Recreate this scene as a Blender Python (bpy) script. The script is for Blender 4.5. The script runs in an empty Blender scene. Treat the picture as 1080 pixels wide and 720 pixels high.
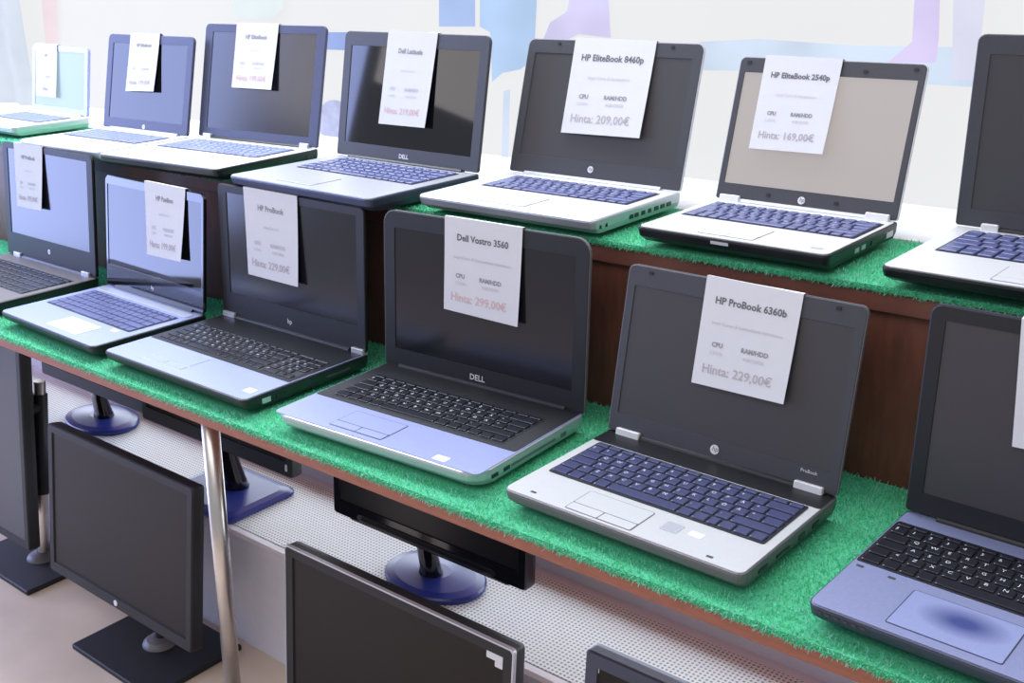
import bpy, bmesh, math, random
from mathutils import Vector, Matrix
random.seed(7)
SC = bpy.context.scene
COL = SC.collection
ZO = 0.66                       # table-top height above the floor (z = 0)
PI = math.pi

# ------------------------------------------------------------------ materials
def lin(c):
    out = []
    for v in c[:3]:
        v = v/255.0
        out.append(v/12.92 if v <= .04045 else ((v+.055)/1.055)**2.4)
    return out+[1.0]
MATS = {}
def mat(name, col, rough=.5, metal=0., var=.06, scale=40., bump=0., spec=.5, emit=None, es=0., coat=0., stretch=None):
    if name in MATS: return MATS[name]
    m = bpy.data.materials.new(name); m.use_nodes = True
    nt = m.node_tree; b = nt.nodes['Principled BSDF']
    tc = nt.nodes.new('ShaderNodeTexCoord'); nz = nt.nodes.new('ShaderNodeTexNoise')
    nz.inputs['Scale'].default_value = scale; nz.inputs['Detail'].default_value = 3
    if stretch:
        mp = nt.nodes.new('ShaderNodeMapping'); mp.inputs['Scale'].default_value = stretch
        nt.links.new(tc.outputs['Object'], mp.inputs['Vector']); nt.links.new(mp.outputs[0], nz.inputs['Vector'])
    else:
        nt.links.new(tc.outputs['Object'], nz.inputs['Vector'])
    rp = nt.nodes.new('ShaderNodeValToRGB')
    c = lin(col)
    rp.color_ramp.elements[0].position = .3; rp.color_ramp.elements[1].position = .7
    rp.color_ramp.elements[0].color = [x*(1-var) for x in c[:3]]+[1]
    rp.color_ramp.elements[1].color = [min(1, x*(1+var)) for x in c[:3]]+[1]
    nt.links.new(nz.outputs['Fac'], rp.inputs['Fac'])
    nt.links.new(rp.outputs['Color'], b.inputs['Base Color'])
    b.inputs['Roughness'].default_value = rough; b.inputs['Metallic'].default_value = metal
    b.inputs['Specular IOR Level'].default_value = spec
    if coat: b.inputs['Coat Weight'].default_value = coat; b.inputs['Coat Roughness'].default_value = .08
    if bump:
        bp = nt.nodes.new('ShaderNodeBump'); bp.inputs['Strength'].default_value = bump; bp.inputs['Distance'].default_value = .002
        nt.links.new(nz.outputs['Fac'], bp.inputs['Height']); nt.links.new(bp.outputs[0], b.inputs['Normal'])
    if emit:
        b.inputs['Emission Color'].default_value = lin(emit); b.inputs['Emission Strength'].default_value = es
    MATS[name] = m
    return m

TURF_A = mat('turf_green', (100, 212, 164), .6, var=.5, scale=900)
TURF_B = mat('turf_green_light', (150, 236, 202), .5, var=.4, scale=900)
TURF_C = mat('turf_backing', (74, 178, 130), .9, var=.3, scale=300)
for m_ in (TURF_A, TURF_B):       # thin plastic blades let light through
    nt_ = m_.node_tree; pb_ = nt_.nodes['Principled BSDF']; tr_ = nt_.nodes.new('ShaderNodeBsdfTranslucent'); mx_ = nt_.nodes.new('ShaderNodeMixShader')
    mx_.inputs[0].default_value = .42
    nt_.links.new(pb_.inputs['Base Color'].links[0].from_socket, tr_.inputs['Color'])
    nt_.links.new(pb_.outputs[0], mx_.inputs[1]); nt_.links.new(tr_.outputs[0], mx_.inputs[2])
    nt_.links.new(mx_.outputs[0], nt_.nodes['Material Output'].inputs['Surface'])
BOARD = mat('laminate_brown', (150, 90, 70), .45, var=.14, scale=30, stretch=(1, 8, 8))
RISER = mat('riser_brown', (108, 62, 48), .5, var=.2, scale=18, stretch=(6, 6, 1))
RISER_E = mat('riser_edge_brown', (112, 66, 54), .5, var=.15, scale=18)
CHROME = mat('brushed_chrome', (205, 200, 196), .3, 1., var=.03)
BLACK = mat('black_plastic', (26, 26, 30), .38, var=.1, scale=200)
BLACKM = mat('matt_black_plastic', (24, 24, 28), .55, var=.1, scale=300)
GLOSSB = mat('piano_black', (14, 15, 22), .12, var=.05, coat=.5)
GREYP = mat('dark_grey_plastic', (62, 62, 68), .5, var=.06, scale=300)
BEZB = mat('blue_grey_bezel', (70, 74, 98), .45, .2, var=.04, scale=300)
DKMET = mat('dark_gunmetal', (74, 78, 96), .42, .6, var=.05, scale=400)
SILV = mat('silver_metal', (196, 198, 206), .38, .55, var=.03, scale=400)
SILV_SHEEN = mat('silver_metal_blue_sheen', (160, 168, 212), .4, .5, var=.04, scale=300)  # bluish window light tinted into the base colour of silver metal
PALEP = mat('pale_palm_rest', (198, 199, 200), .42, .25, var=.02, scale=300)
WHITEM = mat('pale_silver', (224, 224, 226), .42, .25, var=.02, scale=300)
GREYM = mat('side_grey', (112, 108, 112), .5, .3, var=.05, scale=300)
KEYB = mat('key_black', (30, 31, 40), .3, var=.1, scale=300)
KEY_SHEEN = mat('key_black_blue_sheen', (66, 70, 102), .28, var=.1, scale=300)  # dark keys with a blue-lavender reflection put into their colour
KEY_WASHED = mat('key_overlit_blue', (128, 138, 188), .35, var=.06, scale=300)  # lighter key copy, overexposed daylight painted into the colour
FOOT_SHEEN = mat('glossy_foot_blue_sheen', (34, 46, 118), .3, var=.06)  # blue window reflection painted into the colour of the glossy feet
SLATE_SHEEN = mat('slate_palm_rest_sheen', (144, 150, 188), .42, .4, var=.04, scale=300)  # slate deck lightened and blued to paint in the window light
KEY_BLUESHEEN = mat('key_dark_blue_sheen', (88, 94, 138), .3, var=.1, scale=300)  # bluish window sheen painted into dark keys
TRAY = mat('key_tray', (22, 22, 30), .5, var=.1, scale=300)
LEG_W = mat('key_legend', (215, 215, 222), .6, var=0.)
SCR_M = mat('screen_matte', (64, 61, 64), .42, var=.04, scale=900, spec=.5)
SCR_G = mat('screen_glossy', (14, 14, 20), .04, var=.02, scale=300, spec=.6)
SCR_S = mat('screen_semigloss', (26, 26, 34), .16, var=.02, scale=300, spec=.6)
SCR_WARM = mat('monitor_screen', (30, 25, 24), .4, var=.06, scale=5, spec=.22)
SCR_ON = mat('screen_lit_beige', (90, 86, 84), .4, var=.02, scale=300, emit=(198, 190, 188), es=.64)
SCR_GLARE = mat('screen_cyan_glare', (90, 100, 104), .3, var=.02, scale=300, emit=(190, 216, 228), es=.5)  # glow added to stand for the bright window reflected in the screen
PAPER = mat('paper', (216, 215, 217), .8, var=.01, scale=60)
INK = mat('ink_dark', (108, 106, 114), .8, var=0.)
INK2 = mat('ink_mid', (146, 144, 150), .8, var=0.)
INKL = mat('ink_light', (194, 193, 198), .8, var=0.)
INKR = mat('ink_red', (214, 180, 180), .8, var=0.)
INKG = mat('ink_price_grey', (182, 172, 178), .8, var=0.)
LOGO = mat('logo_silver', (226, 226, 228), .4, .2, var=.02)
FLOORM = mat('floor_beige', (216, 197, 178), .5, var=.12, scale=5, bump=.05)
STEELW = mat('white_enamel', (214, 212, 220), .4, var=.02, scale=40)
WALLM = mat('wall_white', (226, 226, 228), .8, var=.02, scale=8)
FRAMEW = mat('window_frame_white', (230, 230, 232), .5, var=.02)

def perforated():
    m = bpy.data.materials.new('perforated_enamel'); m.use_nodes = True
    nt = m.node_tree; b = nt.nodes['Principled BSDF']
    tc = nt.nodes.new('ShaderNodeTexCoord')
    sc = nt.nodes.new('ShaderNodeVectorMath'); sc.operation = 'SCALE'; sc.inputs['Scale'].default_value = 1/.0078
    fr = nt.nodes.new('ShaderNodeVectorMath'); fr.operation = 'FRACTION'
    sb = nt.nodes.new('ShaderNodeVectorMath'); sb.operation = 'SUBTRACT'; sb.inputs[1].default_value = (.5, .5, 0)
    sx = nt.nodes.new('ShaderNodeSeparateXYZ'); cx = nt.nodes.new('ShaderNodeCombineXYZ')
    ln = nt.nodes.new('ShaderNodeVectorMath'); ln.operation = 'LENGTH'
    lt = nt.nodes.new('ShaderNodeMath'); lt.operation = 'LESS_THAN'; lt.inputs[1].default_value = .29
    mx = nt.nodes.new('ShaderNodeMix'); mx.data_type = 'RGBA'
    nt.links.new(tc.outputs['Object'], sc.inputs[0]); nt.links.new(sc.outputs[0], fr.inputs[0])
    nt.links.new(fr.outputs[0], sb.inputs[0]); nt.links.new(sb.outputs[0], sx.inputs[0])
    nt.links.new(sx.outputs[0], cx.inputs[0]); nt.links.new(sx.outputs[1], cx.inputs[1])
    nt.links.new(cx.outputs[0], ln.inputs[0]); nt.links.new(ln.outputs['Value'], lt.inputs[0])
    nt.links.new(lt.outputs[0], mx.inputs['Factor'])
    mx.inputs[6].default_value = lin((216, 220, 222)); mx.inputs[7].default_value = lin((110, 122, 132))
    nt.links.new(mx.outputs[2], b.inputs['Base Color']); b.inputs['Roughness'].default_value = .4
    return m
PERF = perforated()

def glowmat(name, col, s, var=.03, scale=3.):
    """back-lit translucent film: daylight coming through it"""
    if name in MATS: return MATS[name]
    m = bpy.data.materials.new(name); m.use_nodes = True
    nt = m.node_tree; b = nt.nodes['Principled BSDF']
    tc = nt.nodes.new('ShaderNodeTexCoord'); nz = nt.nodes.new('ShaderNodeTexNoise'); nz.inputs['Scale'].default_value = scale
    rp = nt.nodes.new('ShaderNodeValToRGB'); c = lin(col)
    rp.color_ramp.elements[0].position = .35; rp.color_ramp.elements[1].position = .65
    rp.color_ramp.elements[0].color = [x*(1-var) for x in c[:3]]+[1]; rp.color_ramp.elements[1].color = [x*(1+var) for x in c[:3]]+[1]
    nt.links.new(tc.outputs['Object'], nz.inputs['Vector']); nt.links.new(nz.outputs['Fac'], rp.inputs['Fac'])
    nt.links.new(rp.outputs['Color'], b.inputs['Emission Color'])
    b.inputs['Emission Strength'].default_value = s
    b.inputs['Base Color'].default_value = (.05, .05, .05, 1); b.inputs['Roughness'].default_value = .8
    b.inputs['Specular IOR Level'].default_value = .1
    MATS[name] = m
    return m

# ------------------------------------------------------------------ mesh helpers
def obj(name, bm, mats, parent=None, smooth=False):
    me = bpy.data.meshes.new(name)
    bmesh.ops.recalc_face_normals(bm, faces=bm.faces)
    if smooth:
        for f in bm.faces: f.smooth = True
    bm.to_mesh(me); bm.free()
    if not isinstance(mats, (list, tuple)): mats = [mats]
    for m in mats: me.materials.append(m)
    o = bpy.data.objects.new(name, me); COL.objects.link(o)
    if parent: o.parent = parent
    return o
def empty(name, loc, rz=0):
    o = bpy.data.objects.new(name, None); COL.objects.link(o)
    o.empty_display_size = .05; o.location = loc; o.rotation_euler = (0, 0, rz); return o
def tag(o, label, cat=None, group=None, kind=None):
    if label: o['label'] = label
    if cat: o['category'] = cat
    if group: o['group'] = group
    if kind: o['kind'] = kind
    return o
def structure(name, bm, m, label=None):
    o = obj(name, bm, m); o['kind'] = 'structure'
    return o
def rr(x0, x1, y0, y1, r, n=4):
    """rounded rectangle, counter-clockwise 2D points"""
    if not isinstance(r, (list, tuple)): r = [r]*4
    pts = []
    for (cx, cy, a0, q) in ((x1, y1, 0, r[0]), (x0, y1, 90, r[1]), (x0, y0, 180, r[2]), (x1, y0, 270, r[3])):
        q = max(q, 1e-5)
        ox = cx-q if cx == x1 else cx+q; oy = cy-q if cy == y1 else cy+q
        for k in range(n+1):
            a = math.radians(a0+90*k/n); pts.append((ox+q*math.cos(a), oy+q*math.sin(a)))
    return pts
def loft(bm, rings, cap0=True, cap1=True, mi=0):
    vs = [[bm.verts.new(p) for p in r] for r in rings]
    n = len(rings[0])
    for a, b in zip(vs, vs[1:]):
        for i in range(n):
            f = bm.faces.new((a[i], a[(i+1) % n], b[(i+1) % n], b[i])); f.material_index = mi
    if cap0: f = bm.faces.new(vs[0][::-1]); f.material_index = mi
    if cap1: f = bm.faces.new(vs[-1]); f.material_index = mi
    return vs
def slab(bm, x0, x1, y0, y1, z0, z1, r=.001, n=3, bev=.0, T=None, mi=0):
    T = T or (lambda x, y, z: (x, y, z))
    rings = []
    if bev:
        seq = ((z0, bev), (z0+bev, 0), (z1-bev, 0), (z1, bev))
    else: seq = ((z0, 0), (z1, 0))
    for z, i in seq:
        rings.append([T(px, py, z) for px, py in rr(x0+i, x1-i, y0+i, y1-i, max(r-i, .0002), n)])
    loft(bm, rings, mi=mi)
def tube(bm, p, q, r0, r1=None, n=16, mi=0):
    r1 = r0 if r1 is None else r1
    p = Vector(p); q = Vector(q); d = (q-p).normalized()
    a = d.orthogonal().normalized(); b = d.cross(a)
    loft(bm, [[p+(a*math.cos(t)+b*math.sin(t))*r0 for t in [2*PI*k/n for k in range(n)]],
              [q+(a*math.cos(t)+b*math.sin(t))*r1 for t in [2*PI*k/n for k in range(n)]]], mi=mi)
def disc_stack(bm, c, prof, n=40, sx=1., sy=1., mi=0):
    rings = [[(c[0]+r*sx*math.cos(2*PI*k/n), c[1]+r*sy*math.sin(2*PI*k/n), c[2]+z) for k in range(n)] for r, z in prof]
    loft(bm, rings, mi=mi)

# text -> list of (verts2d, faces), cached
_txt = {}
def text_mesh(s, size, align='LEFT', bold=0.):
    key = (s, size, align, bold)
    if key in _txt: return _txt[key]
    cu = bpy.data.curves.new('t', 'FONT'); cu.body = s; cu.size = size; cu.align_x = align; cu.resolution_u = 2; cu.offset = bold
    o = bpy.data.objects.new('t', cu); COL.objects.link(o)
    dg = bpy.context.evaluated_depsgraph_get(); dg.update()
    me = bpy.data.meshes.new_from_object(o.evaluated_get(dg))
    out = ([tuple(v.co)[:2] for v in me.vertices], [tuple(p.vertices) for p in me.polygons])
    bpy.data.objects.remove(o); bpy.data.curves.remove(cu); bpy.data.meshes.remove(me)
    _txt[key] = out
    return out
def add_text(bm, s, size, f, align='LEFT', bold=0., mi=0):
    vs, fs = text_mesh(s, size, align, bold)
    bv = [bm.verts.new(f(x, y)) for x, y in vs]
    for p in fs:
        try: fc = bm.faces.new([bv[i] for i in p]); fc.material_index = mi
        except ValueError: pass

def wornpad():
    m = mat('worn_touchpad', (152, 160, 204), .4, .3, var=.03, scale=300)
    nt = m.node_tree; b = nt.nodes['Principled BSDF']
    src = b.inputs['Base Color'].links[0].from_socket
    tc = nt.nodes.new('ShaderNodeTexCoord'); mp = nt.nodes.new('ShaderNodeMapping')
    mp.inputs['Location'].default_value = (.048*22, .186*36, 0); mp.inputs['Scale'].default_value = (22, 36, 0)
    gr = nt.nodes.new('ShaderNodeTexGradient'); gr.gradient_type = 'SPHERICAL'
    ml = nt.nodes.new('ShaderNodeMath'); ml.operation = 'MULTIPLY'; ml.inputs[1].default_value = 1.3; ml.use_clamp = True
    mx = nt.nodes.new('ShaderNodeMix'); mx.data_type = 'RGBA'
    nt.links.new(tc.outputs['Object'], mp.inputs['Vector']); nt.links.new(mp.outputs[0], gr.inputs['Vector'])
    nt.links.new(gr.outputs['Fac'], ml.inputs[0]); nt.links.new(ml.outputs[0], mx.inputs['Factor'])
    nt.links.new(src, mx.inputs[6]); mx.inputs[7].default_value = lin((70, 80, 140))
    nt.links.new(mx.outputs[2], b.inputs['Base Color'])
    return m

# ------------------------------------------------------------------ laptops
def key_rows():
    R = [('f', [(1, '')]*15)]
    R.append(('n', [(1, c) for c in '§1234567890+´']+[(2, '')]))
    R.append(('n', [(1.5, '')]+[(1, c) for c in 'QWERTYUIOPÅ^']+[(1.5, '')]))
    R.append(('n', [(1.75, '')]+[(1, c) for c in 'ASDFGHJKLÖÄ*']+[(1.25, '')]))
    R.append(('n', [(1.25, '')]+[(1, c) for c in '<ZXCVBNM,.-']+[(2.75, '')]))
    R.append(('n', [(1.25, ''), (1, ''), (1, ''), (1, ''), (5, ''), (1, ''), (1, ''), (.75, ''), (1, ''), (1, ''), (1, '')]))
    return R
def key_spots(x0, x1, y0, y1, numpad=False):
    """list of (xa, xb, ya, yb, char); y1 is the back"""
    out = []; R = key_rows()
    xm = x1
    if numpad: xm = x0+(x1-x0)*.785
    hh = (y1-y0)/5.6; y = y1
    for kind, ks in R:
        h = hh*.6 if kind == 'f' else hh
        w = (xm-x0)/sum(k[0] for k in ks); x = x0
        for kw, ch in ks:
            out.append((x, x+kw*w, y-h, y, ch)); x += kw*w
        y -= h
    if numpad:
        xs = xm+(x1-x0)*.015; w = (x1-xs)/4; y = y1
        chars = ['', '', '789', '456', '123', '0']
        for ri in range(6):
            h = hh*.6 if ri == 0 else hh
            if ri == 0: cells = [(0, 2, ''), (2, 4, '')]
            elif ri == 5: cells = [(0, 2, '0'), (2, 3, ','), (3, 4, '')]
            else: cells = [(k, k+1, chars[ri][k] if k < len(chars[ri]) else '') for k in range(4 if ri < 4 else 3)]
            for a, b, ch in cells: out.append((xs+a*w, xs+b*w, y-h, y, ch))
            y -= h
    return out
_key = {}
def key_into(bm, w, h, hgt, ch, cx=0, cy=0, cz=0, legend=True):
    g = .00135
    rings = []
    for z, i in ((0, 0), (hgt*.7, .0002), (hgt, .0012)):
        rings.append([(cx+x, cy+y, cz+z) for x, y in rr(-w/2+g+i, w/2-g-i, -h/2+g+i, h/2-g-i, .0016, 2)])
    loft(bm, rings, cap0=False)
    if ch and legend:
        add_text(bm, ch, .0075, lambda x, y: (cx-w/2+.0042+x, cy-.0005+y, cz+hgt+.00012), mi=1)
def key_mesh(w, h, hgt, ch, m):
    k = (round(w, 4), round(h, 4), hgt, ch, m.name)
    if k not in _key:
        bm = bmesh.new(); key_into(bm, w, h, hgt, ch)
        me = bpy.data.meshes.new('key'); bm.normal_update(); bm.to_mesh(me); bm.free()
        me.materials.append(m); me.materials.append(LEG_W); _key[k] = me
    return _key[k]

UP = .2607
LAPS = []
def laptop(label, x, y, yaw, W, D, h, a, upper, s, T=.0245):
    z0 = ZO+(UP if upper else 0)+.0035
    root = empty('laptop', (x, y, z0), yaw)
    tag(root, label, 'laptop', 'laptops on the upper shelf' if upper else 'laptops on the lower table')
    R = s.get('r', .012); fr = s.get('fr', R)
    rad = [R*.6, R*.6, fr, fr]
    und = s.get('under', .014)
    # chassis: a lofted tray, undercut along the front
    bm = bmesh.new(); rings = []
    back = s.get('back', .008)
    for z, i, uf in ((0, .01, und), (.0025, .004, und*.6), (T*.45, .0008, und*.12), (T-.004, 0, 0), (T-.001, .0004, 0), (T, .0018, .0008)):
        rings.append([(px, py, z) for px, py in rr(-W/2+i, W/2-i, -D+i+uf, back-i, [max(q-i, .001) for q in rad], 4)])
    loft(bm, rings)
    base = obj('base', bm, s['side'], root)
    # deck plate
    bm = bmesh.new(); slab(bm, -W/2+.0022, W/2-.0022, -D+.0022, back-.004, T-.0005, T+.0008, .009, 4, .0003)
    obj('palm_rest', bm, s['deck'], root)
    zt = T+.0008
    if 'surround' in s:          # dark plate round the keyboard, back part of the deck
        bm = bmesh.new(); slab(bm, -W/2+s.get('sur_in', .004), W/2-s.get('sur_in', .004), s['surround'][0], s['surround'][1], zt-.0002, zt+.0006, .004, 3, .0002)
        obj('keyboard_surround', bm, s['sur_mat'], root); zt += .0006
    # keyboard
    kx0, kx1, ky0, ky1 = s['keys']
    spots = key_spots(kx0, kx1, ky0, ky1, s.get('numpad', False))
    bm = bmesh.new(); slab(bm, kx0-.002, kx1+.002, ky0-.002, ky1+.002, zt-.0002, zt+.0004, .003, 3)
    single = s.get('single', False)
    if not single:
        for xa, xb, ya, yb, ch in spots: key_into(bm, xb-xa, yb-ya, .0022, '', (xa+xb)/2, (ya+yb)/2, zt+.0003)
        for f in bm.faces: f.material_index = 1 if f.calc_center_median().z > zt+.0005 else 0
    kb = obj('keyboard', bm, [TRAY, s.get('keym', KEYB)], root)
    if single:
        for xa, xb, ya, yb, ch in spots:
            ko = bpy.data.objects.new('key', key_mesh(xb-xa, yb-ya, .0022, ch, s.get('keym', KEYB)))
            ko.location = ((xa+xb)/2, (ya+yb)/2, zt+.0003); ko.parent = kb; COL.objects.link(ko)
    # touchpad
    zt = T+.0008
    tx0, tx1, ty0, ty1 = s['pad']
    bm = bmesh.new(); slab(bm, tx0-.0012, tx1+.0012, ty0-.0012, ty1+.0012, zt-.0003, zt+.0003, .003, 3)
    tp = obj('touchpad', bm, s.get('padline', GREYM), root)
    bm = bmesh.new(); slab(bm, tx0, tx1, ty0+(.017 if s.get('btn', True) else 0), ty1, zt, zt+.0006, .002, 3)
    obj('pad_surface', bm, s.get('padm', s['deck']), tp)
    if s.get('btn', True):
        mid = (tx0+tx1)/2
        for q0, q1 in ((tx0, mid-.0006), (mid+.0006, tx1)):
            bm = bmesh.new(); slab(bm, q0, q1, ty0, ty0+.0155, zt, zt+.0009, .002, 3, .0003)
            obj('button', bm, s.get('btnm', s.get('padm', s['deck'])), tp)
    if 'worn' in s:
        bm = bmesh.new(); disc_stack(bm, (s['worn'][0], s['worn'][1], zt+.0006), ((.03, 0), (.03, .00012)), 24, 1, .5)
        tag(obj('worn_patch', bm, s['wornm'], tp), 'dark worn smudge on the touchpad')
    # stickers, lights
    for (sx, sy, w_, h_, m_) in s.get('stickers', ()):
        bm = bmesh.new(); slab(bm, sx-w_/2, sx+w_/2, sy-h_/2, sy+h_/2, zt-.0001, zt+.0003, .0015, 2)
        obj('sticker', bm, m_, root)
    for (sx, sy) in s.get('screws', ()):
        bm = bmesh.new(); slab(bm, sx-.004, sx+.004, sy-.002, sy+.002, zt-.0001, zt+.0003, .001, 2)
        obj('status_mark', bm, GREYP, root)
    if 'strip' in s:
        bm = bmesh.new(); slab(bm, -W/2+.012, W/2-.012, s['strip'][0], s['strip'][1], zt-.0002, zt+.0016, .003, 3, .0004)
        obj('hinge_strip', bm, s['stripm'], root)
    # ports on the right-hand side
    for (py, w_, h_, m_) in s.get('ports', ()):
        bm = bmesh.new(); slab(bm, W/2-.003, W/2+.0004, py-w_/2, py+w_/2, T*.52-h_/2, T*.52+h_/2, .0003, 1)
        obj('port', bm, m_, root)
    for (px, w_, h_, m_) in s.get('front', ()):
        bm = bmesh.new(); slab(bm, px-w_/2, px+w_/2, -D-.0006, -D+.004, T*.75-h_/2, T*.75+h_/2, .0003, 1)
        obj('latch' if w_ > .02 else 'indicator_light', bm, m_, root)
    # ---- lid
    sa, ca = math.sin(a), math.cos(a)
    def L(u, v, n): return (u, sa*v-ca*n, T+ca*v+sa*n)
    lr = s.get('lr', R); v0 = s.get('v0', .003)
    bm = bmesh.new(); rings = []
    su0, su1, sv0, sv1 = s['screen']
    lrad = [lr, lr, .004, .004]
    for n_, i in ((-.0085, .006), (-.0075, .0015), (-.004, 0), (-.001, 0), (0, .0012)):
        rings.append([L(px, py, n_) for px, py in rr(-W/2+i, W/2-i, v0+i, h-i, [max(q-i, .001) for q in lrad], 5)])
    rings.append([L(px, py, 0) for px, py in rr(su0, su1, sv0, sv1, .0015, 5)])
    rings.append([L(px, py, -.0014) for px, py in rr(su0+.0004, su1-.0004, sv0+.0004, sv1-.0004, .0012, 5)])
    loft(bm, rings, cap1=False)
    for f in bm.faces: f.material_index = 0
    lid = obj('lid', bm, [s['bezel']], root)
    if 'rim' in s:
        bm = bmesh.new()
        o_ = [L(px, py, -.006) for px, py in rr(-W/2-.0006, W/2+.0006, v0, h+.0006, lrad, 5)]
        o2 = [L(px, py, -.0008) for px, py in rr(-W/2-.0006, W/2+.0006, v0, h+.0006, lrad, 5)]
        o3 = [L(px, py, -.0008) for px, py in rr(-W/2+.0006, W/2-.0006, v0, h-.0006, lrad, 5)]
        o4 = [L(px, py, -.006) for px, py in rr(-W/2+.0006, W/2-.0006, v0, h-.0006, lrad, 5)]
        loft(bm, [o_, o2, o3, o4], cap0=False, cap1=False)
        obj('lid_rim', bm, s['rim'], lid)
    bm = bmesh.new(); slab(bm, su0-.002, su1+.002, sv0-.002, sv1+.002, -.003, -.0012, .001, 2, T=L)
    obj('screen', bm, s['scr'], lid)
    # hinge barrel between lid and base
    bm = bmesh.new(); tube(bm, L(-W*s.get('bar', .40), .0, -.002), L(W*s.get('bar', .40), .0, -.002), .0062, n=14)
    obj('hinge_cover', bm, s.get('barm', BLACK), root)
    for (u0, u1) in s.get('hinges', ()):
        bm = bmesh.new(); slab(bm, u0, u1, -.0075, .0095, -.008, .0052, .002, 3, .0012, T=L)
        obj('hinge', bm, s.get('hingem', SILV), root)
    if s.get('logo') == 'disc':
        lu, lv, lrr = s['logopos']
        bm = bmesh.new()
        loft(bm, [[L(lu+lrr*math.cos(t), lv+lrr*math.sin(t), n_) for t in [2*PI*k/24 for k in range(24)]] for n_ in (-.0003, .0006)])
        lo = obj('logo_badge', bm, LOGO, lid)
        bm = bmesh.new(); add_text(bm, 'hp', lrr*1.5, lambda x_, y_: L(lu-lrr*.62+x_+y_*.25, lv-lrr*.3+y_, .0008))
        obj('logo_letters', bm, GREYM, lo)
    elif s.get('logo'):
        lu, lv, sz = s['logopos']
        bm = bmesh.new(); add_text(bm, s['logo'], sz, lambda x_, y_: L(lu+x_, lv+y_, .0004), 'CENTER', .0002)
        obj('logo_letters', bm, LOGO, lid)
    if 'badge' in s:
        bu, bv, btxt, bsz = s['badge']
        bm = bmesh.new(); add_text(bm, btxt, bsz, lambda x_, y_: L(bu+x_, bv+y_, .0004), 'CENTER')
        obj('model_lettering', bm, LOGO, lid)
    for (bu, bv) in s.get('bumpers', ()):
        bm = bmesh.new(); slab(bm, bu-.003, bu+.003, bv-.0022, bv+.0022, -.0004, .0012, .001, 2, T=L)
        obj('rubber_bumper', bm, BLACKM, lid)
    if s.get('cam'):
        bm = bmesh.new(); loft(bm, [[L(.0028*math.cos(t), sv1+(h-sv1)*.5+.0028*math.sin(t), n_) for t in [2*PI*k/16 for k in range(16)]] for n_ in (-.0004, .0005)])
        obj('webcam', bm, GLOSSB, lid)
    root['_'] = 0; del root['_']
    LAPS.append((root, W, D))
    root_m = Matrix.Translation(Vector((x, y, z0))) @ Matrix.Rotation(yaw, 4, 'Z')
    return root, (lambda u, v, n: root_m @ Vector(L(u, v, n))), h

def price_tag(Lw, h, quad, label, title, sub, heads, vals, price, pm, lift=.007, faint=False, spread=1.):
    """a sheet of paper folded over the top edge of the lid and hanging in front of the screen"""
    (tl, tr, br, bl) = quad
    topv = lambda v: min(max(v, h+.0008), h+.004)
    tl = (tl[0], topv(tl[1])); tr = (tr[0], topv(tr[1]))
    O = Lw((tl[0]+tr[0])/2, h, 0)
    def P(s_, t_, off=0):
        u = (tl[0]*(1-s_)+tr[0]*s_)*(1-t_)+(bl[0]*(1-s_)+br[0]*s_)*t_
        v = (tl[1]*(1-s_)+tr[1]*s_)*(1-t_)+(bl[1]*(1-s_)+br[1]*s_)*t_
        n = .0016+lift*t_**1.4*(.6+.5*s_)+off
        return Lw(u, v, n)-O
    bm = bmesh.new(); nx, ny = 6, 14; G = []
    def back_pt(s_, k):
        u = tl[0]*(1-s_)+tr[0]*s_; vt = tl[1]*(1-s_)+tr[1]*s_
        prof = ((h-.034, -.0105), (h-.006, -.0104), (h+.0004, -.0092), (max(vt, h+.0022), -.004))
        return Lw(u, prof[k][0], prof[k][1])-O
    for k in range(4): G.append([bm.verts.new(back_pt(i/nx, k)) for i in range(nx+1)])
    for j in range(ny+1): G.append([bm.verts.new(P(i/nx, j/ny)) for i in range(nx+1)])
    for r0, r1 in zip(G, G[1:]):
        for i in range(nx): bm.faces.new((r0[i], r0[i+1], r1[i+1], r1[i]))
    me = bpy.data.meshes.new('price_tag'); 
    bm.to_mesh(me); bm.free(); me.materials.append(PAPER)
    o = bpy.data.objects.new('price_tag', me); COL.objects.link(o); o.location = O
    md = o.modifiers.new('thickness', 'SOLIDIFY'); md.thickness = .0003; md.offset = 0
    tag(o, label, 'price tag', 'price sheets hung over the laptop screens')
    w = abs(tr[0]-tl[0]); hh = abs(tl[1]-bl[1])
    def F(cx, cy, off=.0006): return lambda x, y: P(min(max(cx+x/w, .02), .98), min(max(cy-y/hh, .02), .98), off)
    def line(s_, size, cx, cy, m, name, bold=0., align='CENTER'):
        bm = bmesh.new(); add_text(bm, s_, size*spread, F(cx, cy), align, bold); ob = obj(name, bm, m, o); return ob
    a, b, c = (INK2, INKL, INKL) if faint else (INK, INKL, INK2)
    line(title, .0128, .5, .235, a, 'title_text', .00035)
    if sub: line(sub, .0072, .5, .43, b, 'detail_text')
    for k, cx in enumerate((.22, .62)):
        line(heads[k], .0085, cx, .63, c, 'heading_text', .0003)
        line(vals[k], .0062, cx, .70, b, 'value_text')
    line(price, .0168, .47, .88, pm, 'price_text', .0002)
    return o

HPB = dict(logo='disc')
Q = {}
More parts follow.
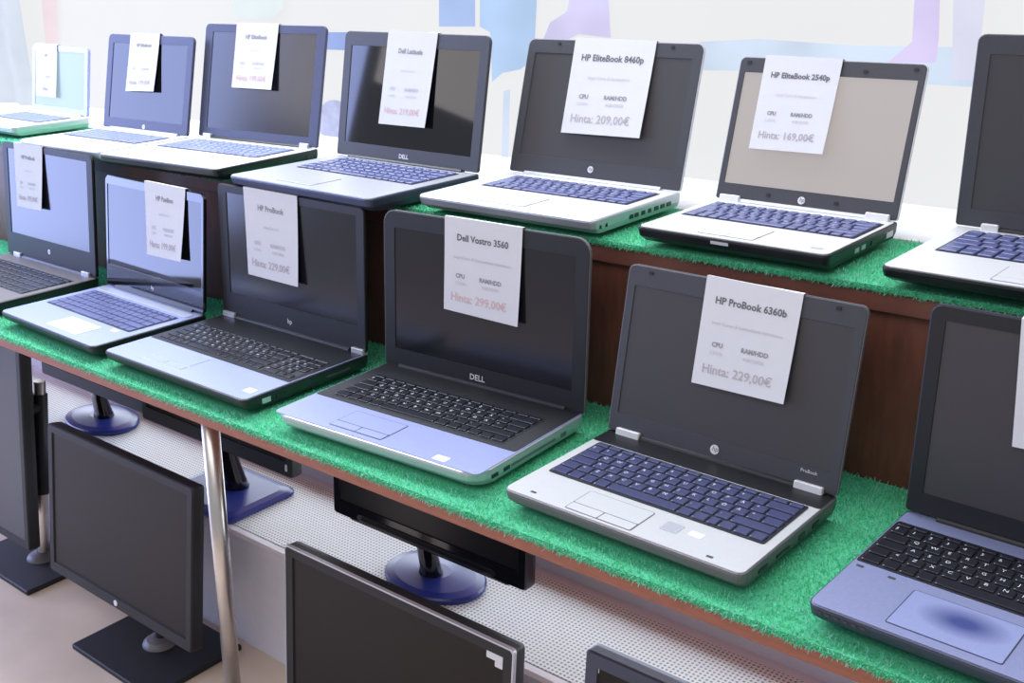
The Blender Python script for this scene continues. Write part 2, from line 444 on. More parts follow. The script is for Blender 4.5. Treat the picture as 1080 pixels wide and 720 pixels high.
# --- lower row
S = {}
S['L4'] = dict(side=GREYM, deck=PALEP, bezel=GREYP, scr=SCR_M, surround=(-.037, .004), sur_mat=BLACK, sur_in=.002, screen=(-.153, .153, .029, .203), keys=(-.147, .149, -.148, -.042), single=True,
    pad=(-.073, .018, -.213, -.162), padm=PALEP, padline=GREYM, btn=True, hinges=((-.149, -.112), (.112, .149)), hingem=WHITEM, logo='disc', logopos=(-.001, .0165, .0062),
    badge=(.127, .021, 'ProBook', .006), bumpers=((-.13, .222), (.13, .222)), under=.014, r=.010, fr=.012, keym=KEY_SHEEN, barm=BLACK,
    stickers=((.052, -.178, .022, .022, SILV), (.082, -.176, .018, .012, LOGO)), screws=((-.127, -.206), (.118, -.208)),
    ports=((-.05, .016, .006, BLACK), (-.085, .014, .006, BLACK), (-.13, .03, .003, BLACK), (-.175, .02, .004, BLACK)), rim=GREYM)
S['L3'] = dict(side=SILV, deck=SILV_SHEEN, bezel=BLACKM, scr=SCR_S, screen=(-.168, .168, .030, .224), keys=(-.160, .156, -.146, -.048), single=True,
    surround=(-.157, .001), sur_mat=BLACKM, pad=(-.085, .012, -.227, -.172), padm=SILV_SHEEN, padline=DKMET, btn=True, logo='DELL', logopos=(-.002, .010, .013),
    under=.012, r=.026, fr=.03, lr=.022, rim=GREYM, barm=BLACKM, stickers=((.118, -.226, .022, .014, LOGO),), bar=.42, v0=.0,
    ports=((-.205, .013, .005, BLACK), (-.18, .013, .005, BLACK), (-.12, .10, .003, GREYM), (-.05, .012, .005, GREYM)), cam=True)
S['L5'] = dict(side=DKMET, deck=SLATE_SHEEN, bezel=BLACKM, scr=SCR_M, screen=(-.166, .166, .028, .231), keys=(-.177, .176, -.136, -.030), single=True, numpad=True,
    pad=(-.107, .001, -.228, -.157), padm=wornpad(), padline=DKMET, btn=False, under=.016, r=.012, fr=.012, barm=BLACK, rim=DKMET,
    front=tuple((-.168+.009*k, .005, .0025, GREYP) for k in range(6)), screws=((-.17, -.147), (-.135, -.149)))
S['L2'] = dict(side=BLACK, deck=SILV_SHEEN, bezel=BLACKM, scr=SCR_S, screen=(-.166, .172, .046, .229), keys=(-.172, .178, -.150, -.062), single=True, numpad=True,
    surround=(-.158, .0), sur_mat=BLACK, pad=(-.10, .0, -.225, -.166), padm=SILV_SHEEN, padline=SILV, btn=True, hinges=((-.186, -.152), (.160, .188)), hingem=SILV, logo='hp', logopos=(0, .018, .012),
    under=.016, r=.010, stickers=((.165, -.215, .02, .015, LOGO),), ports=((-.205, .016, .008, SILV), (-.18, .012, .008, BLACK), (-.06, .05, .004, GREYP)))
S['L1'] = dict(side=BLACK, deck=SILV_SHEEN, bezel=GLOSSB, scr=SCR_G, screen=(-.163, .163, .045, .207), keys=(-.148, .148, -.138, -.040), keym=KEY_BLUESHEEN,
    pad=(-.02, .085, -.205, -.156), padm=WHITEM, padline=SILV, btn=False, strip=(-.030, -.012), stripm=SILV, logo='hp', logopos=(0, .02, .01), under=.016, r=.012,
    ports=((-.19, .03, .006, BLACK),), hinges=(), stickers=((.12, -.15, .018, .010, LOGO),))
S['L0'] = dict(side=BLACK, deck=GREYM, bezel=BLACKM, scr=SCR_S, screen=(-.165, .165, .052, .240), keys=(-.165, .165, -.150, -.040),
    pad=(-.05, .05, -.225, -.170), padm=GREYM, padline=GREYP, btn=True, hinges=((-.152, -.122), (.135, .165)), hingem=SILV, logo='disc', logopos=(0, .030, .0055), under=.016,
    stickers=((.12, -.195, .022, .014, LOGO),))
# --- upper row
S['U0'] = dict(side=SILV, deck=WHITEM, bezel=SILV_SHEEN, scr=SCR_GLARE, screen=(-.122, .122, .018, .155), keys=(-.115, .115, -.115, -.03), keym=KEY_WASHED,
    pad=(-.04, .04, -.18, -.13), padm=WHITEM, btn=True, under=.014, barm=SILV)
S['U1'] = dict(side=SILV, deck=WHITEM, bezel=BEZB, scr=SCR_G, screen=(-.136, .136, .026, .194), keys=(-.135, .135, -.115, -.028), keym=KEY_WASHED,
    pad=(-.05, .04, -.19, -.13), padm=WHITEM, btn=True, logo='disc', logopos=(0, .012, .005), under=.016, barm=SILV)
S['U2'] = dict(side=BLACK, deck=WHITEM, bezel=BEZB, scr=SCR_S, screen=(-.155, .155, .022, .223), keys=(-.150, .150, -.130, -.030), keym=KEY_WASHED,
    pad=(-.06, .03, -.225, -.160), padm=WHITEM, btn=True, hinges=((-.160, -.135), (.135, .160)), hingem=SILV, under=.018, ports=((-.02, .014, .006, BLACK), (-.08, .03, .004, BLACK)), logo=None)
S['U3'] = dict(side=DKMET, deck=SILV, bezel=GREYP, scr=SCR_G, screen=(-.163, .163, .028, .207), keys=(-.140, .155, -.130, -.018), keym=KEY_BLUESHEEN,
    pad=(-.07, .02, -.232, -.165), padm=SILV, btn=True, logo='DELL', logopos=(0, .010, .011), under=.018, r=.012, ports=((-.02, .02, .007, SILV), (-.07, .014, .005, BLACK)))
S['U4'] = dict(side=SILV, deck=WHITEM, bezel=GREYP, scr=SCR_M, screen=(-.153, .153, .033, .206), keys=(-.130, .150, -.120, -.028), keym=KEY_BLUESHEEN, single=True,
    pad=(-.06, .03, -.215, -.150), padm=WHITEM, btn=True, logo='disc', logopos=(-.002, .020, .0055), under=.022, rim=SILV, barm=SILV,
    ports=((-.030, .012, .006, BLACK), (-.048, .012, .006, BLACK), (-.066, .012, .006, BLACK), (-.085, .008, .006, BLACK), (-.103, .010, .006, BLACK), (-.121, .010, .006, BLACK), (-.135, .010, .006, BLACK), (-.20, .004, .005, BLACK), (-.215, .004, .005, BLACK)),
    bumpers=((-.105, .222), (.115, .222)))
S['U5'] = dict(side=BLACK, deck=WHITEM, bezel=GREYP, scr=SCR_ON, screen=(-.130, .130, .027, .192), keys=(-.124, .130, -.118, -.022), keym=KEY_BLUESHEEN, single=True,
    pad=(-.05, .03, -.20, -.14), padm=WHITEM, btn=True, hinges=((-.131, -.098), (.096, .130)), hingem=WHITEM, logo='disc', logopos=(-.002, .014, .0055), under=.02, barm=SILV,
    bumpers=((-.125, .206), (.125, .206), (.055, .200), (-.055, .016), (.05, .016), (.018, .206)), front=((-.01, .026, .004, SILV),), r=.008,
    ports=((-.02, .022, .008, SILV), (-.07, .02, .006, BLACK), (-.105, .012, .006, SILV), (-.125, .012, .006, SILV)), stickers=((.115, -.19, .016, .008, SILV),), rim=SILV)
S['U6'] = dict(side=BLACK, deck=WHITEM, bezel=GREYP, scr=SCR_M, screen=(-.165, .165, .026, .223), keys=(-.155, .155, -.140, -.020), keym=KEY_BLUESHEEN,
    pad=(-.06, .04, -.232, -.165), padm=WHITEM, btn=True, hinges=((-.148, -.126), (.126, .148)), hingem=WHITEM, under=.035, r=.010)

POSE = {'L0': (-1.4986, .2574, -.0078, .372, .253, .2534, .1165), 'L1': (-1.0834, .2397, -.0333, .3409, .2223, .2237, .1319),
 'L2': (-.6995, .2612, -.0034, .3805, .2467, .243, .0702), 'L3': (-.2656, .2624, .0451, .38, .2408, .2498, .0667),
 'L4': (.1479, .2427, -.0163, .3298, .2203, .23, .2152), 'L5': (.5713, .2528, -.0307, .3651, .2436, .2473, .061),
 'U0': (-1.94, .57, -.014, .275, .19, .170, .174), 'U1': (-1.4543, .4994, .0318, .3123, .2096, .213, .2321), 'U2': (-1.1098, .5386, .061, .3596, .2515, .2399, .2283),
 'U3': (-.6627, .5228, -.0213, .3663, .2509, .2327, .1924), 'U4': (-.2812, .572, .0116, .3392, .2343, .2289, .2844),
 'U5': (.097, .5622, -.0094, .279, .2131, .2135, .2955), 'U6': (.4893, .5807, -.0179, .3652, .2436, .2473, .0374)}
LABEL = {
 'L0': 'dark laptop with silver hinges at the far left end of the lower table',
 'L1': 'glossy black screened laptop with silver deck and silver strip behind its keys, lower table',
 'L2': 'wide black edged laptop with number pad and silver palm rest, lower table',
 'L3': 'round cornered laptop with silver rim and black keyboard surround on the lower table',
 'L4': 'laptop with pale silver deck and dark grey sides on the lower table',
 'L5': 'dark slate laptop with worn touchpad at the right end of the lower table',
 'U0': 'small pale laptop with washed out cyan screen, far left of the upper shelf',
 'U1': 'pale laptop with bluish reflecting screen, second from the left on the upper shelf',
 'U2': 'white decked laptop with dark blue grey screen, third from the left on the upper shelf',
 'U3': 'laptop with glossy screen mirroring dark shapes and blue silver deck on the upper shelf',
 'U4': 'silver laptop with a row of side ports and dark grey screen on the upper shelf',
 'U5': 'small laptop with lit beige screen and white hinges on the upper shelf',
 'U6': 'thick dark framed laptop with white deck at the right end of the upper shelf'}
LW = {}
for k in POSE:
    Q[k] = laptop(LABEL[k], *POSE[k], k[0] == 'U', S[k])

TAGS = {
 'L0': ([(-.130, .255), (-.007, .255), (-.008, .119), (-.120, .116)], 'white price sheet on the dark laptop at the far left of the lower table', 'HP ProBook', 'Intel Core i3', 'Hinta: 199,00€', INKG, True),
 'L1': ([(-.023, .228), (.115, .231), (.111, .092), (-.009, .088)], 'white price sheet on the glossy black laptop of the lower table', 'HP Pavilion', 'Intel Core i3', 'Hinta: 199,00€', INKG, True),
 'L2': ([(-.113, .245), (.031, .244), (.036, .091), (-.103, .091)], 'white price sheet on the wide laptop with number pad, lower table', 'HP ProBook', 'Intel Core i3', 'Hinta: 229,00€', INKG, True),
 'L3': ([(-.065, .257), (.078, .253), (.078, .110), (-.063, .113)], 'white price sheet with reddish price on the round cornered laptop', 'Dell Vostro 3560', 'Intel Core i5 kannettava tietokone', 'Hinta: 299,00€', INKR, False),
 'L4': ([(-.047, .233), (.085, .231), (.085, .097), (-.045, .095)], 'white price sheet reading 229,00€ on the front laptop with pale deck', 'HP ProBook 6360b', 'Intel Core i3 kannettava tietokone', 'Hinta: 229,00€', INKG, False),
 'L5': ([(-.089, .246), (.042, .250), (.050, .116), (-.078, .111)], 'white price sheet cut by the right edge on the dark slate laptop', 'HP EliteBook', 'Intel Core i5', 'Hinta: 249,00€', INKG, False),
 'U0': ([(-.118, .168), (-.008, .168), (-.004, .040), (-.110, .040)], 'white price sheet on the small washed out laptop at the far left', 'HP', '', 'Hinta', INKG, True),
 'U1': ([(-.070, .219), (.038, .221), (.040, .091), (-.069, .087)], 'white price sheet on the upper laptop with the bluish reflecting screen', 'HP EliteBook', '', 'Hinta: 199,00€', INKG, True),
 'U2': ([(-.080, .241), (.046, .239), (.047, .109), (-.077, .109)], 'white price sheet on the third laptop from the left, upper shelf', 'HP EliteBook', 'Intel Core i5', 'Hinta: 199,00€', INKR, True),
 'U3': ([(-.064, .238), (.061, .233), (.056, .069), (-.067, .068)], 'long white price sheet on the glossy screen mirroring dark shapes', 'Dell Latitude', 'Intel Core i5', 'Hinta: 219,00€', INKR, True),
 'U4': ([(-.072, .234), (.085, .231), (.087, .077), (-.069, .075)], 'wide white price sheet on the silver laptop with side ports', 'HP EliteBook 8460p', 'Intel Core i5 kannettava', 'Hinta: 209,00€', INKG, False),
 'U5': ([(-.099, .223), (.020, .216), (.020, .081), (-.097, .080)], 'white price sheet reading 169,00€ on the laptop with lit beige screen', 'HP EliteBook 2540p', 'Intel Core i5 kannettava', 'Hinta: 169,00€', INKG, False)}
for k, (quad, lab, ti, su, pr, pm, fa) in TAGS.items():
    _, Lw, h = Q[k]
    w = quad[1][0]-quad[0][0]
    price_tag(Lw, h, quad, lab, ti, su, ('CPU', 'RAM/HDD'), ('2,5GHz', '4GB/320GB'), pr, pm, faint=fa, spread=w/.135 if ti else 1, lift=.004 if k == 'U0' else .007)

# ------------------------------------------------------------------ table, riser, turf
X0, X1 = -2.75, 1.45
t = tag(empty('display_table', (-.65, .37, 0)), 'long brown edged table on chrome legs carrying the lower row of laptops', 'table')
bm = bmesh.new(); slab(bm, X0, X1, 0.0, .735, ZO-.030, ZO-.010, .002, 2, .0012)
o = obj('tabletop', bm, BOARD, t)
for ob in (o,): ob.matrix_parent_inverse = Matrix.Translation((.65, -.37, 0))
for lx, ly, lean in ((-.655, .05, -.032), (-.655, .70, -.032), (-2.6, .05, 0), (-2.6, .70, 0), (1.3, .05, 0), (1.3, .70, 0)):
    bm = bmesh.new(); tube(bm, (lx, ly, ZO-.030), (lx+lean, ly, .012), .0145, n=24)
    tube(bm, (lx, ly, ZO-.030), (lx, ly, ZO-.036), .03, n=24)
    lg = obj('leg', bm, CHROME, t, True); lg.matrix_parent_inverse = Matrix.Translation((.65, -.37, 0))
    bm = bmesh.new(); tube(bm, (lx+lean, ly, 0), (lx+lean, ly, .022), .019, .017, n=24)
    ft = obj('leg_cap', bm, BLACK, lg)

rs = tag(empty('riser_shelf', (-.65, .53, ZO-.010)), 'dark brown stepped shelf on the table raising the back row of laptops', 'shelf')
inv = Matrix.Translation((.65, -.53, -(ZO-.010)))
FY = .365
def rpart(name, bm, m):
    o = obj(name, bm, m, rs); o.matrix_parent_inverse = inv; return o
bm = bmesh.new(); slab(bm, X0+.05, X1-.05, FY, .715, ZO+UP-.036, ZO+UP-.010, .001, 1, .001); rpart('shelf_board', bm, RISER_E)
bm = bmesh.new(); slab(bm, X0+.06, X1-.06, FY+.012, FY+.028, ZO-.010, ZO+UP-.036, .001, 1); rpart('front_panel', bm, RISER)
bm = bmesh.new(); slab(bm, X0+.06, X1-.06, .69, .706, ZO-.010, ZO+UP-.036, .001, 1); rpart('back_panel', bm, RISER)
for xx in (X0+.06, X1-.078):
    bm = bmesh.new(); slab(bm, xx, xx+.018, FY+.028, .69, ZO-.010, ZO+UP-.036, .001, 1); rpart('side_panel', bm, RISER)

def turf(name, label, x0, x1, y0, y1, z, dens, foot, xmin, xmax, seed):
    rnd = random.Random(seed)
    vs, fs, mi = [], [], []
    # backing
    for a, b in ((z-.010, 0), (z-.003, 0)):
        vs += [(x0, y0, a), (x1, y0, a), (x1, y1, a), (x0, y1, a)]
    for q in ((3, 2, 1, 0), (4, 5, 6, 7), (0, 1, 5, 4), (1, 2, 6, 5), (2, 3, 7, 6), (3, 0, 4, 7)): fs.append(q); mi.append(2)
    def inside(px, py):
        for (fx, fy, fa, fw, fd) in foot:
            dx, dy = px-fx, py-fy
            lx = dx*math.cos(fa)+dy*math.sin(fa); ly = -dx*math.sin(fa)+dy*math.cos(fa)
            if -fw/2+.004 < lx < fw/2-.004 and -fd+.006 < ly < .006: return True
        return False
    def blade(px, py, bz, hgt, lx, ly, w):
        an = rnd.uniform(0, PI); wx, wy = math.cos(an)*w, math.sin(an)*w
        i = len(vs)
        vs.extend([(px-wx, py-wy, bz), (px+wx, py+wy, bz), (px+wx*.7+lx*.5, py+wy*.7+ly*.5, bz+hgt*.65), (px-wx*.7+lx*.5, py-wy*.7+ly*.5, bz+hgt*.65), (px+lx, py+ly, bz+hgt)])
        fs.append((i, i+1, i+2, i+3)); fs.append((i+3, i+2, i+4))
        m_ = 1 if rnd.random() < .42 else 0
        mi.extend((m_, m_))
    n = int((xmax-xmin)*(y1-y0)*dens)
    for _ in range(n):
        px = rnd.uniform(xmin, xmax); py = rnd.uniform(y0, y1)
        if inside(px, py): continue
        blade(px, py, z-.004, rnd.uniform(.004, .0075), rnd.gauss(0, .0022), rnd.gauss(0, .0022), rnd.uniform(.0006, .0011))
    # fringe hanging over the front edge
    for _ in range(int((xmax-xmin)*5200)):
        px = rnd.uniform(xmin, xmax)
        blade(px, y0+rnd.uniform(-.001, .003), z-rnd.uniform(.003, .011), rnd.uniform(-.004, .004), rnd.gauss(0, .002), -abs(rnd.gauss(.003, .002)), rnd.uniform(.0006, .0011))
    me = bpy.data.meshes.new(name); me.from_pydata(vs, [], fs); me.materials.append(TURF_A); me.materials.append(TURF_B); me.materials.append(TURF_C)
    me.polygons.foreach_set('material_index', mi); me.update()
    o = bpy.data.objects.new(name, me); COL.objects.link(o)
    return tag(o, label, 'artificial turf')
fl = [(POSE[k][0], POSE[k][1], POSE[k][2], POSE[k][3], POSE[k][4]) for k in POSE if k[0] == 'L']
fu = [(POSE[k][0], POSE[k][1], POSE[k][2], POSE[k][3], POSE[k][4]) for k in POSE if k[0] == 'U']
turf('turf_mat', 'green artificial turf laid on the lower table under the front laptops', X0+.002, X1-.002, -.003, FY+.010, ZO, 90000, fl, -2.0, 1.1, 1)
turf('turf_mat', 'green artificial turf on the raised shelf under the back laptops', X0+.052, X1-.052, FY-.003, .588, ZO+UP, 85000, fu, -2.1, 1.1, 2)

# ------------------------------------------------------------------ white perforated shelf base under the table
gs = tag(empty('display_plinth', (-.5, .36, 0)), 'white perforated metal display base standing under the table', 'shelf')
gi = Matrix.Translation((.5, -.36, 0))
def gpart(name, bm, m):
    o = obj(name, bm, m, gs); o.matrix_parent_inverse = gi; return o
PZ = ZO-.415; PY0, PY1 = .226, .492
bm = bmesh.new()
loft(bm, [[(xx, yy, zz) for yy, zz in ((PY0, .0), (PY0, PZ-.012), (PY0+.004, PZ-.003), (PY0+.012, PZ), (PY0+.028, PZ), (PY0+.028, PZ-.004), (PY0+.006, PZ-.016), (PY0+.004, 0))] for xx in (-2.7, 1.4)])
gpart('front_panel', bm, STEELW)
bm = bmesh.new(); slab(bm, -2.7, 1.4, PY0+.026, PY1-.02, PZ-.003, PZ, .001, 1); gpart('perforated_deck', bm, PERF)
bm = bmesh.new(); slab(bm, -2.7, 1.4, PY1-.02, PY1, PZ-.003, PZ, .001, 1); gpart('deck_edge', bm, STEELW)
bm = bmesh.new(); slab(bm, -2.7, 1.4, PY1, PY1+.012, 0, PZ+.045, .001, 1); gpart('back_lip', bm, STEELW)
for xx in (-2.7, 1.385):
    bm = bmesh.new(); slab(bm, xx, xx+.015, PY0+.01, PY1, 0, PZ-.004, .001, 1); gpart('side_panel', bm, STEELW)

# ------------------------------------------------------------------ monitors
def monitor(label, loc, W, H, pb, tilt, group, stand, bz=.016, chin=.022, scr=SCR_WARM, frame=BLACKM, logo=None, silver=False, sticker=None, yaw=0, led=False, bevel=.004, basem=BLACKM):
    """loc: root on its surface; pb: panel bottom centre relative to root"""
    root = tag(empty('monitor', loc, yaw), label, 'monitor', group)
    sa, ca = math.sin(tilt), math.cos(tilt)
    def L(u, v, n): return (pb[0]+u, pb[1]+sa*v-ca*n, pb[2]+ca*v+sa*n)
    bm = bmesh.new(); rings = []
    for n_, i in ((-.052, .09), (-.046, .07), (-.030, .012), (-.026, .001), (-.018, 0), (-.003, 0), (0, .002)):
        rings.append([L(px, py, n_) for px, py in rr(-W/2+i, W/2-i, i, H-i, .006, 4)])
    rings.append([L(px, py, 0) for px, py in rr(-W/2+bz, W/2-bz, chin, H-bz, .001, 4)])
    rings.append([L(px, py, -.003) for px, py in rr(-W/2+bz+.0012, W/2-bz-.0012, chin+.0012, H-bz-.0012, .001, 4)])
    loft(bm, rings, cap1=False)
    pn = obj('panel_housing', bm, frame, root)
    bm = bmesh.new(); slab(bm, -W/2+bz-.002, W/2-bz+.002, chin-.002, H-bz+.002, -.006, -.0026, .001, 1, T=L)
    obj('screen', bm, scr, pn)
    if silver:
        bm = bmesh.new()
        o1 = [(-W/2-.0006, W/2+.0006, -.0006, H+.0006, -.0055), (-W/2-.0002, W/2+.0002, -.0002, H+.0002, .0006), (-W/2+.0022, W/2-.0022, .0022, H-.0022, .0010), (-W/2+.0022, W/2-.0022, .0022, H-.0022, -.0055)]
        loft(bm, [[L(px, py, q[4]) for px, py in rr(q[0], q[1], q[2], q[3], .006, 4)] for q in o1], False, False)
        tag(obj('trim_band', bm, SILV, pn), 'thin silver band round the black housing')
    if logo:
        bm = bmesh.new(); lu, lv, lr_ = logo
        loft(bm, [[L(lu+lr_*math.cos(t_), lv+lr_*math.sin(t_), n_) for t_ in [2*PI*k/20 for k in range(20)]] for n_ in (-.0004, .0008)])
        obj('logo_badge', bm, LOGO, pn)
    if sticker:
        bm = bmesh.new()
        for (u0, u1, v0, v1) in sticker: slab(bm, u0, u1, v0, v1, -.003, -.0019 if v0 < H-bz else .0006, .0006, 1, T=L)
        tag(obj('sticker', bm, PAPER, pn), 'small white sticker in the top right corner')
    if led:
        bm = bmesh.new(); slab(bm, W/2-.018, W/2-.012, .012, .026, -.0005, .001, .002, 2, T=L); obj('power_button', bm, LOGO, pn)
    c = stand['c']
    if stand['kind'] == 'plate':
        w, d = stand['size']
        bm = bmesh.new(); slab(bm, c[0]-w/2, c[0]+w/2, c[1]-d/2, c[1]+d/2, 0, .012, .004, 3, .002); b = obj('base', bm, basem, root)
        kx, ky = stand['neck']
        bm = bmesh.new(); disc_stack(bm, (kx, ky, .012), ((.036, -.001), (.034, .004), (.026, .010), (.012, .014)), 28); tag(obj('swivel_disc', bm, GREYM, b), 'light grey swivel disc')
        top = Vector(L(kx-pb[0], H*.55, -.04))
        bm = bmesh.new(); q = Vector((kx, ky+.004, .018)); e = Vector((kx, ky+.012+sa*H*.62*1.3, pb[2]+H*.62))
        tube(bm, q, e, .013, n=20); neck = obj('neck', bm, CHROME if stand.get('chrome') else BLACK, root)
        if stand.get('chrome'):
            bm = bmesh.new(); tube(bm, q.lerp(e, .36), q.lerp(e, .93), .0165, n=20); obj('sleeve', bm, BLACK, neck)
        bm = bmesh.new(); m1 = q.lerp(e, .86); tube(bm, m1, (m1.x*.5+pb[0]*.5, pb[1]+sa*H*.55+.042, m1.z), .016, n=14); tube(bm, (m1.x*.5+pb[0]*.5, pb[1]+sa*H*.55+.046, m1.z), L(0, H*.5, -.048), .03, n=14); obj('mount', bm, BLACK, neck)
    else:
        w, d = stand['size']
        bm = bmesh.new()
        if stand['kind'] == 'square':
            rings = [[(c[0]+px, c[1]+py, z_) for px, py in rr(-w/2+i, w/2-i, -d/2+i, d/2-i, .022, 5)] for z_, i in ((0, .004), (.003, 0), (.008, 0), (.012, .006), (.015, .02))]
            loft(bm, rings)
        else:
            disc_stack(bm, (c[0], c[1], 0), ((.5-.01, 0), (.5, .004), (.5, .009), (.485, .012), (.40, .0155), (.16, .020)), 56, w, d)
        b = obj('base', bm, stand.get('m', GLOSSB), root, False)
        # neck: flattened column widening into the chin
        kx, ky = stand['neck']; nw = stand.get('nw', .026)
        bm = bmesh.new(); zt = pb[2]+.02
        rings = []
        for z_, sx, sy, oy in ((.010, nw*1.25, nw*1.0, 0), (.03, nw, nw*.75, 0), (zt*.7, nw*.95, nw*.6, (pb[1]-ky)*.3), (zt+.03, nw*1.05, nw*.6, (pb[1]-ky)*.3+.012)):
            rings.append([(kx+sx*math.cos(t_), ky+oy+sy*math.sin(t_), z_) for t_ in [2*PI*k/24 for k in range(24)]])
        loft(bm, rings); nk = obj('neck', bm, stand.get('nm', GLOSSB), root, True)
        if stand.get('chin'):
            bm = bmesh.new()
            rings = [[L(px, py, n_) for px, py in rr(-W*.42+i, W*.42-i, -.005+i*.3, .016, .008, 4)] for n_, i in ((-.03, .02), (-.02, .0), (-.006, .0), (.003, .04))]
            loft(bm, rings); obj('lower_bezel', bm, BLACKM, pn)
    return root
GF = 'monitors standing on the floor'; GP = 'monitors on the white base under the table'
monitor('black widescreen monitor on a square flat foot, on the floor left of the chrome leg', (-1.010, .100, 0), .490, .318, (-.021, -.062, .118), math.radians(8.4), GF,
        dict(kind='plate', c=(0, 0), size=(.278, .21), neck=(0, .01)), logo=(0, .012, .006))
monitor('tall black monitor turned upright, on the floor at the left edge', (-1.545, .12, 0), .330, .508, (-.010, -.068, .113), math.radians(7), GF,
        dict(kind='plate', c=(0, .005), size=(.27, .17), neck=(.018, .022), chrome=True), scr=mat('monitor_screen_grey', (58, 58, 64), .35, var=.05, scale=5), chin=.016)
monitor('large black monitor with thin silver band and white sticker, front on the floor', (-.317, .11, 0), .490, .318, (0, -.040, .075), math.radians(5.7), GF,
        dict(kind='oval', c=(0, .0), size=(.26, .18), neck=(0, .02)), silver=True, sticker=((.194, .224, .288, .299), (.210, .224, .279, .289)), bz=.018)
monitor('monitor with bluish bezel at the bottom edge, right of the silver banded one', (.271, .115, 0), .450, .30, (0, -.038, .1435), math.radians(5.7), GF,
        dict(kind='oval', c=(0, 0), size=(.24, .18), neck=(0, .02)), frame=DKMET, sticker=((-.212, -.203, .272, .281),), bz=.02)
monitor('black monitor on a round base, leftmost on the white plinth', (-1.615, .385, PZ), .470, .288, (.009, -.020, .082), math.radians(5), GP,
        dict(kind='round', c=(0, .0), size=(.225, .15), neck=(.012, -.0), nm=GLOSSB, m=FOOT_SHEEN), chin=.03)
monitor('black monitor on a square glossy foot behind the chrome table leg', (-1.040, .328, PZ), .500, .248, (.005, -.028, .121), math.radians(5), GP,
        dict(kind='square', c=(0, 0), size=(.235, .185), neck=(0, .02), nw=.03, m=FOOT_SHEEN, nm=GLOSSB), led=True, chin=.03)
monitor('black monitor on an oval glossy foot, centre of the white plinth', (-.459, .346, PZ), .460, .27, (.010, -.038, .082), math.radians(4), GP,
        dict(kind='oval', c=(0, 0), size=(.208, .15), neck=(0, -.01), chin=True, nw=.022, m=FOOT_SHEEN, nm=GLOSSB), chin=.03, frame=GLOSSB, scr=mat('monitor_screen_dark', (20, 20, 22), .35, var=.05, scale=5))

# ------------------------------------------------------------------ setting
bm = bmesh.new(); slab(bm, -4.0, 3.0, -4.0, .9, -.05, 0, .001, 1); structure('floor', bm, FLOORM)
WY = .80
bm = bmesh.new(); slab(bm, -4.0, 3.0, WY, WY+.1, 0, .24, .001, 1); structure('wall_back', bm, WALLM)
w = structure('window_1', (lambda b: (slab(b, -3.98, 2.98, WY+.02, WY+.035, .23, ZO+2.0, .001, 1), b)[1])(bmesh.new()), glowmat('frosted_pane', (232, 232, 233), 1.0, var=.01))
for nm, x0_, x1_, z0_, z1_ in (('trim_1', -4.0, 3.0, .22, .26), ('trim_2', -4.0, 3.0, ZO+1.96, ZO+2.02)):
    bm = bmesh.new(); slab(bm, x0_, x1_, WY-.004, WY+.02, z0_, z1_, .002, 1, .001); structure(nm, bm, FRAMEW)

bm = bmesh.new(); slab(bm, -4.0, 3.0, .592, WY+.02, ZO+UP-.009, ZO+UP-.001, .001, 1, .0006); structure('trim_3', bm, FRAMEW)  # white board added to stand for window glare on the back turf
# camera frame (used to stand the window prints where the photo shows them)
f_px = 1166.643
cam_loc = Vector((.7709, -.9005, .6380+ZO)); yaw_, pit_, rol_ = .69415, .33283, -.022755
fw = Vector((-math.sin(yaw_)*math.cos(pit_), math.cos(yaw_)*math.cos(pit_), -math.sin(pit_)))
r0 = Vector((math.cos(yaw_), math.sin(yaw_), 0)); u0 = r0.cross(fw)
rt = r0*math.cos(rol_)+u0*math.sin(rol_); up = -r0*math.sin(rol_)+u0*math.cos(rol_)
def onwall(px, py, y):
    d = fw+rt*((px-540)/f_px)+up*((360-py)/f_px)
    return cam_loc+d*((y-cam_loc.y)/d.y)
PRN = [0]
def print_(name, label, poly, col, s=1.0, var=.06, scale=6, cat='window sticker'):
    PRN[0] += 1
    y = WY+.0185-.0006*PRN[0]
    P = [onwall(px, py, y) for px, py in poly]
    bm = bmesh.new(); loft(bm, [[(p.x, y+d_, p.z) for p in P] for d_ in (0, .0005)])
    o = obj(name, bm, glowmat('film_%d_%d_%d' % col, col, s, var, scale)); c0 = P[0].copy()
    return tag(o, label, cat, 'prints on the bright window')
print_('window_sticker', 'pale blue film strip on the window behind the mirroring upper laptop', [(463, -40), (501, -40), (501, 28), (463, 28)], (166, 190, 236))
print_('window_sticker', 'tall light blue film on the window between the mirroring laptop and the silver one', [(506, -40), (568, -40), (563, 62), (549, 73), (530, 77), (519, 86), (517, 34), (506, 28)], (176, 204, 240), var=.1)
print_('window_sticker', 'lilac blotch on the window above the silver laptop', [(572, 44), (580, 24), (598, 12), (606, -30), (640, -30), (644, 40), (610, 36), (590, 46)], (208, 202, 238), var=.1)
print_('window_sticker', 'pale blue horizontal band on the window behind the small beige screened laptop', [(738, 44), (800, 41), (900, 48), (1034, 50), (1030, 92), (960, 88), (860, 76), (738, 74)], (206, 220, 240), var=.1)
print_('window_sticker', 'pink and lilac strip on the window near the upper right corner', [(966, -30), (992, -30), (990, 40), (987, 66), (936, 66), (962, 44)], (212, 200, 238), var=.1)
print_('window_sticker', 'faint lilac strip on the window beside the rightmost upper laptop', [(1006, -30), (1042, -30), (1036, 30), (1026, 84), (1004, 84)], (218, 218, 238))
print_('window_sticker', 'blue rectangle on the window beside the third upper laptop', [(338, 34), (368, 34), (366, 53), (337, 52)], (146, 168, 226))
def circ(cx, cy, r, n=24): return [(cx+r*math.cos(2*PI*k/n), cy-r*1.15*math.sin(2*PI*k/n)) for k in range(n)]
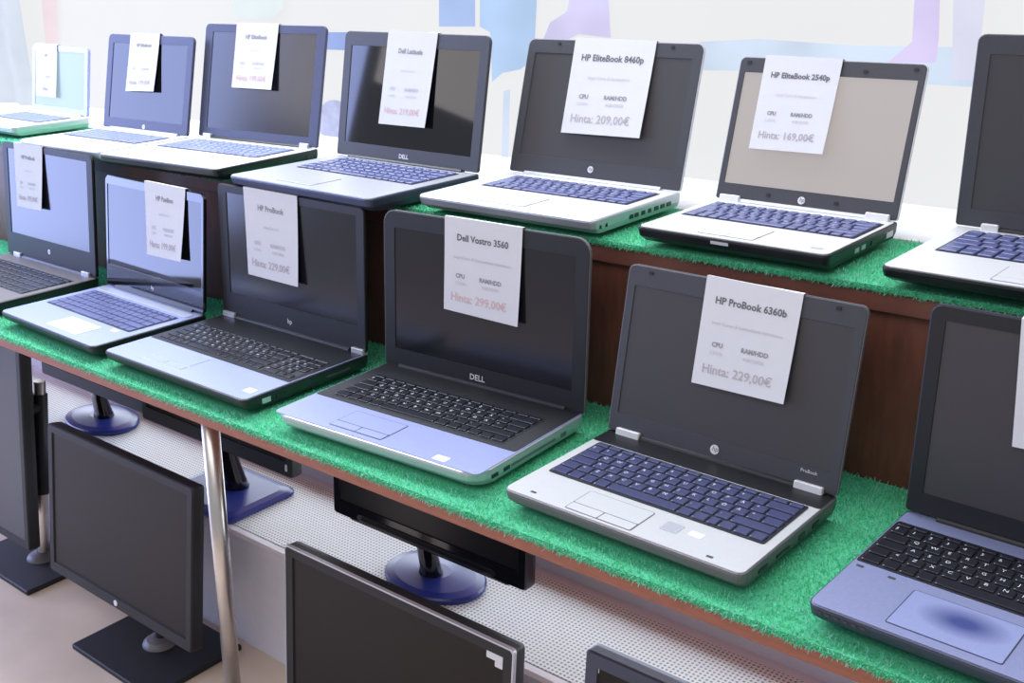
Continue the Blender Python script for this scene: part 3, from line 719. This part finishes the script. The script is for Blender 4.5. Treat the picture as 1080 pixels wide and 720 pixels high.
print_('window_sticker', 'round blue and pink emblem on the window left of the mirroring laptop', circ(352, 126, 18), (190, 196, 236), var=.15, scale=25)
print_('window_sticker', 'thin pale blue streak on the window left of the silver laptop', [(531, 96), (538, 94), (536, 166), (529, 166)], (206, 218, 240))
print_('window_sticker', 'pale pink strip on the window above the far left laptop', [(40, -40), (58, -40), (61, 44), (48, 46)], (236, 216, 222))
print_('window_sticker', 'faint cyan film on the window above the third upper laptop', [(238, -30), (300, -30), (298, 8), (284, 22), (248, 18)], (222, 232, 234))
# left-hand sheer curtain: a folded cloth
bm = bmesh.new(); G = []
pts_ = []
xa = onwall(-60, 60, .765).x; xb = onwall(31, 60, .765).x
for j in range(2):
    row = []
    for i in range(41):
        s_ = i/40; xx = xa+(xb-xa)*s_
        row.append(bm.verts.new((xx, .757+.012*math.sin(s_*26)+.004*math.sin(s_*61), (ZO+.25 if j == 0 else ZO+1.9))))
    G.append(row)
for i in range(40): bm.faces.new((G[0][i], G[0][i+1], G[1][i+1], G[1][i]))
cu = obj('sheer_curtain', bm, glowmat('sheer', (214, 222, 236), .98, var=.05, scale=9), None, True)
md = cu.modifiers.new('thickness', 'SOLIDIFY'); md.thickness = .001
tag(cu, 'pale blue white sheer curtain at the far left of the window', 'curtain')

# ------------------------------------------------------------------ light
wd = bpy.data.worlds.new('room_light'); SC.world = wd; wd.use_nodes = True
bg = wd.node_tree.nodes['Background']; bg.inputs['Color'].default_value = (.90, .92, 1.0, 1); bg.inputs['Strength'].default_value = .5
def area(name, loc, target, sx, sy, power, col):
    l = bpy.data.lights.new(name, 'AREA'); l.shape = 'RECTANGLE'; l.size = sx; l.size_y = sy; l.energy = power; l.color = col
    o = bpy.data.objects.new(name, l); COL.objects.link(o); o.location = loc
    o.rotation_euler = (Vector(target)-Vector(loc)).to_track_quat('-Z', 'Y').to_euler(); return o
area('daylight_left_window', (-4.2, -.9, ZO+.78), (0, -.9, ZO+.78), 2.8, 2.25, 160, (.42, .52, 1.0))
area('daylight_low_window', (-.7, .79, .46), (-.7, 0, .46), 4.2, .32, 22, (.78, .88, 1.0))
area('daylight_upper_window', (-.8, .78, ZO+1.55), (-.6, -.1, ZO), 4.0, .9, 150, (.84, .90, 1.0))
area('screen_reflection_light', (-4.2, -3.4, ZO+1.57), (0, -3.4, ZO+1.57), 2.0, .8, 13, (1.0, .92, .92))  # added lamp, makes the grey reflection in a glossy upper screen
area('ceiling_light', (.2, -1.6, ZO+1.95), (.0, -.2, ZO), 2.4, 1.2, 22, (1.0, .95, .90))

# ------------------------------------------------------------------ camera
cd = bpy.data.cameras.new('camera'); co = bpy.data.objects.new('camera', cd); COL.objects.link(co)
cd.sensor_width = 36.0; cd.sensor_fit = 'HORIZONTAL'; cd.lens = 36*f_px/1080; cd.clip_start = .02
M = Matrix((rt, up, -fw)).transposed().to_4x4(); M.translation = cam_loc
co.matrix_world = M
SC.camera = co
SC.view_settings.view_transform = 'Standard'; SC.view_settings.look = 'None'
SC.view_settings.exposure = 0; SC.view_settings.gamma = 1; SC.view_settings.use_curve_mapping = False
